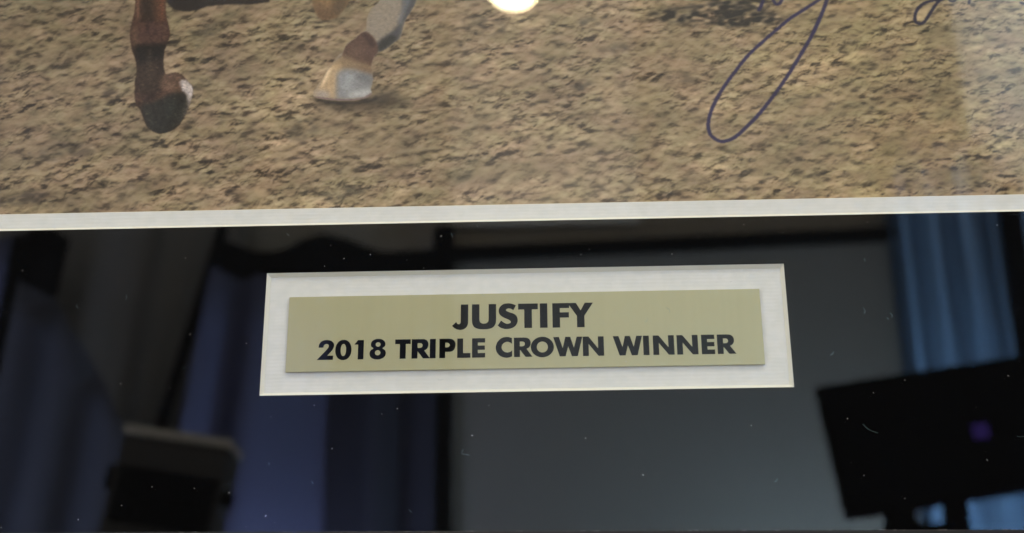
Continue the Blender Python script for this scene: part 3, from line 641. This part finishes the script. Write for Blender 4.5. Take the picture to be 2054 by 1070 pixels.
def drape(name, m, tl, tr, bl, br, y, folds, amp, topfn=None, seed=0, label='', nz=14, prof=None):
    r = random.Random(seed); n = folds * 14; bm = bmesh.new(); rows = []
    ph = [r.uniform(-.8, .8) for _ in range(folds + 2)]; am = [r.uniform(.55, 1.2) for _ in range(folds + 2)]
    for j in range(nz + 1):
        v = j / nz; row = []
        for i in range(n + 1):
            u = i / n; f = u * folds; k = int(f)
            ztop = tl[1] + (tr[1] - tl[1]) * u + (topfn(u) if topfn else 0)
            zb = bl[1] + (br[1] - bl[1]) * u
            xt = tl[0] + (tr[0] - tl[0]) * u; xb = bl[0] + (br[0] - bl[0]) * u
            a = am[k] * (1 - (f - k)) + am[k + 1] * (f - k); p = ph[k] * (1 - (f - k)) + ph[k + 1] * (f - k)
            d = amp * a * (0.6 + 0.4 * v) * math.sin(2 * math.pi * f + p + 0.5 * v) + 0.25 * amp * math.sin(4.3 * math.pi * f + p * 3)
            if prof: d = d * 0.12 + prof(u) * (0.75 + 0.25 * v)
            row.append(bm.verts.new((xt + (xb - xt) * v, y + d, ZO + ztop + (zb - ztop) * v)))
        rows.append(row)
    for a, b2 in zip(rows, rows[1:]):
        for i in range(n): bm.faces.new([a[i], a[i + 1], b2[i + 1], b2[i]])
    for f in bm.faces: f.smooth = True
    o = from_bm(name, bm, m, None); 
    if m not in (m_sheer, m_blind): s_ = o.modifiers.new('thickness', 'SOLIDIFY'); s_.thickness = 0.003
    o['label'] = label; o['category'] = 'curtain'
    return o
# projection screen that fills the middle of the mirrored wall
t = thing('projection_screen', 'tall grey projection screen in a black surround mirrored right of the middle', 'projection screen', (0.41, WY, 0))
def tbox(name, m, par, x0, x1, y0, y1, z0, z1, bev=0.0):
    l = par.location
    return boxo(name, m, par, x0 - l.x, x1 - l.x, y0 - l.y, y1 - l.y, z0 - l.z, z1 - l.z, bev=bev)
tbox('screen_fabric', m_screen, t, -0.335, 1.175, WY + 0.03, WY + 0.035, 0.1, ZO + 1.70)
bar = tbox('top_bar', m_dark, t, -0.335, 1.18, WY + 0.02, WY + 0.075, ZO + 1.668, ZO + 1.712, 0.006)
bar.data.transform(Matrix.Translation((0, 0, ZO + 1.69)) @ Matrix.Rotation(math.radians(-1.75), 4, 'Y') @ Matrix.Translation((0, 0, -ZO - 1.69)))
tbox('side_post', m_dark, t, -0.385, -0.318, WY + 0.02, WY + 0.08, 0.0, ZO + 1.765, 0.006)
def lerp(xs, ys): return lambda u: float(np.interp(u, xs, ys))
def eased(xs, ys):
    def f(u):
        for a, b2, c, d in zip(xs, xs[1:], ys, ys[1:]):
            if u <= b2: return c + (d - c) * (0.5 - 0.5 * math.cos(math.pi * max(u - a, 0) / (b2 - a)))
        return ys[-1]
    return f
wv_ = eased([0, .25, .5, .8, 1], [0.02, -0.03, 0.03, -0.035, -0.03])
pf = eased([0, .17, .30, .57, .74, .88, 1], [.34, .12, .20, .02, .24, .19, .36])
t = drape('drape', m_navy, (-1.09, 1.55), (-0.73, 1.55), (-1.36, -0.9), (-0.70, -0.9), WY + 0.05, 3, 0.04, None, 3, 'bright navy drape under a black scalloped valance mirrored left of the screen', prof=eased([0, .22, .40, .88, 1], [.30, .14, .20, .03, .0]))
drape('drape', m_navy_shade, (-0.76, 1.55), (-0.37, 1.55), (-0.76, -0.9), (-0.36, -0.9), WY + 0.03, 3, 0.03, None, 31, 'shaded navy drape in a darkened colour mirrored between the navy drape and the screen post', prof=eased([0, .3, .5, .8, 1], [.0, .0, .12, .0, .10]))  # shade of the dark folds put into the cloth colour
n = drape('valance', m_dark, (-1.12, 1.675), (-0.37, 1.675), (-1.14, 1.50), (-0.37, 1.50), WY + 0.16, 5, 0.006, wv_, 4, '')
n.parent = t
for k_ in ('label', 'category'): del n[k_]
# slanting black pole leaning in front of the wall
t = thing('leaning_pole', 'slanting thin black pole mirrored between the grey drape and the navy one', 'pole', (-1.50, WY + 0.16, 0))
def beam(name, m, par, a, b2, w):
    bm = bmesh.new(); a = Vector(a) - par.location; b2 = Vector(b2) - par.location
    q = (b2 - a).to_track_quat('Z', 'Y').to_matrix().to_4x4()
    bmesh.ops.create_cone(bm, cap_ends=True, segments=16, radius1=w, radius2=w, depth=(b2 - a).length, matrix=Matrix.Translation((a + b2) / 2) @ q)
    return from_bm(name, bm, m, par)
beam('shaft', m_dark, t, (-1.082, WY + 0.16, ZO + 1.76), (-1.555, WY + 0.16, ZO - 0.38), 0.019)
beam('tip', m_dark, t, (-1.078, WY + 0.16, ZO + 1.775), (-1.083, WY + 0.16, ZO + 1.75), 0.024)
drape('drape', m_drape, (-2.0, 2.6), (-0.97, 2.6), (-2.1, 0.0), (-1.16, 0.0), WY + 0.03, 4, 0.02, None, 8, 'plain dark grey drape mirrored behind the slanting black pole', prof=eased([0, .2, .35, .5, .66, .70, .74, .9, 1], [0, .05, .02, .08, .06, .0, .06, .05, .05]))
drape('drape', m_slate, (-1.60, 1.47), (-1.08, 0.72), (-1.72, -0.3), (-1.16, -0.3), -3.45, 3, 0.05, eased([0, .3, 1], [-.06, .05, 0.0]), 12, 'slate blue drape with a falling shoulder mirrored in the lower left corner', prof=eased([0, .1, .25, .4, .55, .7, .85, 1], [0, .09, .04, .11, .04, .10, .03, -.02]))
drape('drape', m_navy, (-1.95, 1.66), (-1.70, 1.66), (-1.9, -0.2), (-1.72, -0.2), -3.75, 2, 0.06, None, 21, 'narrow navy drape mirrored at the far left edge', prof=eased([0, .6, .8, 1], [0, .03, .07, .0]))
drape('drape', m_dark, (-1.73, 1.66), (-1.56, 1.66), (-1.80, 0.2), (-1.72, 0.2), -3.70, 2, 0.04, eased([0, .5, 1], [0, .04, 0]), 22, 'narrow black strip standing for the shaded gap between the two blue drapes at the left edge')  # added black sheet that paints the dark gap between the blue drapes
# window curtains on the right, daylight behind them
drape('window_curtain', m_sheer, (1.15, 2.05), (1.56, 2.05), (1.14, -0.2), (1.62, -0.2), WY + 0.04, 4, 0.085, None, 5, 'sky blue window curtain mirrored above the black display at right')
drape('window_curtain', m_sheer, (1.57, 1.95), (2.6, 1.95), (1.62, -0.2), (2.3, -0.2), WY + 0.02, 5, 0.03, None, 6, 'blue window curtain beyond the dark window post at the far right edge')
t = thing('window_post', 'dark upright window post between the two blue curtains', 'window post', (1.58, WY, 0))
tbox('post', m_dark, t, 1.548, 1.60, WY - 0.02, WY + 0.09, 0, ZO + 1.88, 0.005)
drape('window_blind', m_blind, (1.43, 3.15), (2.9, 3.15), (1.51, 1.82), (2.9, 1.82), WY + 0.06, 2, 0.004, None, 9, 'pale plain blind faintly mirrored over the sand at the right edge', prof=lambda u: 0.0)
# black display on a stand
t = thing('display_screen', 'black display screen on a stand with a small violet square lit on it', 'display', (0.98, -3.0, 0))
hd = bpy.data.objects.new('tilt', None)
def tilted(o, ang, piv):
    o.location = Vector(o.location); me = o.data
    R = Matrix.Rotation(ang, 4, 'Y'); pv = Vector(piv) - o.parent.location
    me.transform(Matrix.Translation(pv) @ R @ Matrix.Translation(-pv)); return o
cx_, cz_ = 1.04, ZO + 0.768
bpy.data.objects.remove(hd)
for nm, mt, a in (('shell', m_tv, (cx_ - .335, cx_ + .36, -3.04, -3.0, cz_ - .172, cz_ + .172)), ('panel', m_tv, (cx_ - .32, cx_ + .345, -3.0, -2.996, cz_ - .157, cz_ + .157))):
    tilted(tbox(nm, mt, t, *a, bev=0.004 if nm == 'shell' else 0), math.radians(-8.0), (cx_, -3.0, cz_))
m_violet = mat('violet_standby_light', (0.02, 0.01, 0.05), 0.5, emit=(0.08, 0.03, 0.42), est=1.0)
tilted(tbox('lit_square', m_violet, t, 1.063, 1.104, -2.995, -2.993, ZO + 0.740, ZO + 0.779), math.radians(-8.0), (cx_, -3.0, cz_))
tbox('stand_pole', m_tv, t, 0.972, 1.026, -3.03, -2.98, 0.02, cz_ - 0.12, 0.004)
tbox('clamp', m_tv, t, 0.828, 0.895, -3.05, -2.97, ZO + 0.45, cz_ - 0.12, 0.006)
tbox('cross_arm', m_tv, t, 0.84, 1.03, -3.03, -2.99, ZO + 0.49, ZO + 0.535, 0.004)
tbox('foot', m_tv, t, 0.78, 1.24, -3.2, -2.8, 0.0, 0.03, 0.006)
# small monitor on a pole, lower left
t = thing('equipment_monitor', 'small dark grey monitor box with a black screen and side knobs mirrored at lower left', 'monitor', (-0.74, -2.2, 0))
cm = (-0.757, -2.2, ZO + 0.412)
def mb(nm, mt, *a, bev=0.0): return tilted(tbox(nm, mt, t, *a, bev=bev), math.radians(9.5), cm)
mb('shell', m_case, cm[0] - .108, cm[0] + .108, -2.30, -2.2, cm[2] - .16, cm[2] + .145, bev=0.004)
mb('screen_panel', m_tv, cm[0] - .096, cm[0] + .100, -2.205, -2.196, cm[2] - .028, cm[2] + .083)
m_top = mat('pale_grey_lid', (0.5, 0.48, 0.44), 0.6)
mb('lid', m_top, cm[0] - .110, cm[0] + .110, -2.305, -2.192, cm[2] + .1455, cm[2] + .164, bev=0.003)
mb('knob', m_tv, cm[0] - .126, cm[0] - .108, -2.25, -2.21, cm[2] + .035, cm[2] + .085, bev=0.004)
mb('knob', m_tv, cm[0] + .108, cm[0] + .128, -2.25, -2.21, cm[2] + .04, cm[2] + .065, bev=0.004)
tbox('stand_pole', m_tv, t, -0.77, -0.73, -2.28, -2.24, 0.0, ZO + 0.30, 0.003)
tbox('foot', m_tv, t, -0.92, -0.58, -2.4, -2.1, 0.0, 0.02, 0.003)
# ceiling lamp
t = thing('pendant_lamp', 'glowing warm round pendant lamp mirrored at the top edge of the glass', 'pendant lamp', (-0.075, -2.77, ZO + 2.016))
m_lamp = mat('warm_lamp_glass', (0.9, 0.85, 0.7), 0.4, emit=(1.0, 0.80, 0.50), est=45)
bm = bmesh.new(); bmesh.ops.create_uvsphere(bm, u_segments=32, v_segments=16, radius=0.070)
for v in bm.verts: v.co.z *= 0.85
for f in bm.faces: f.smooth = True
from_bm('globe', bm, m_lamp, t, (0, 0, -0.055))
beam('cord', m_dark, t, (-0.075, -2.77, ZO + 2.016), (-0.075, -2.77, ZO + 3.2), 0.004)
bm = bmesh.new(); bmesh.ops.create_cone(bm, cap_ends=True, segments=24, radius1=0.03, radius2=0.02, depth=0.03)
from_bm('lamp_holder', bm, m_case, t, (0, 0, 0.012))
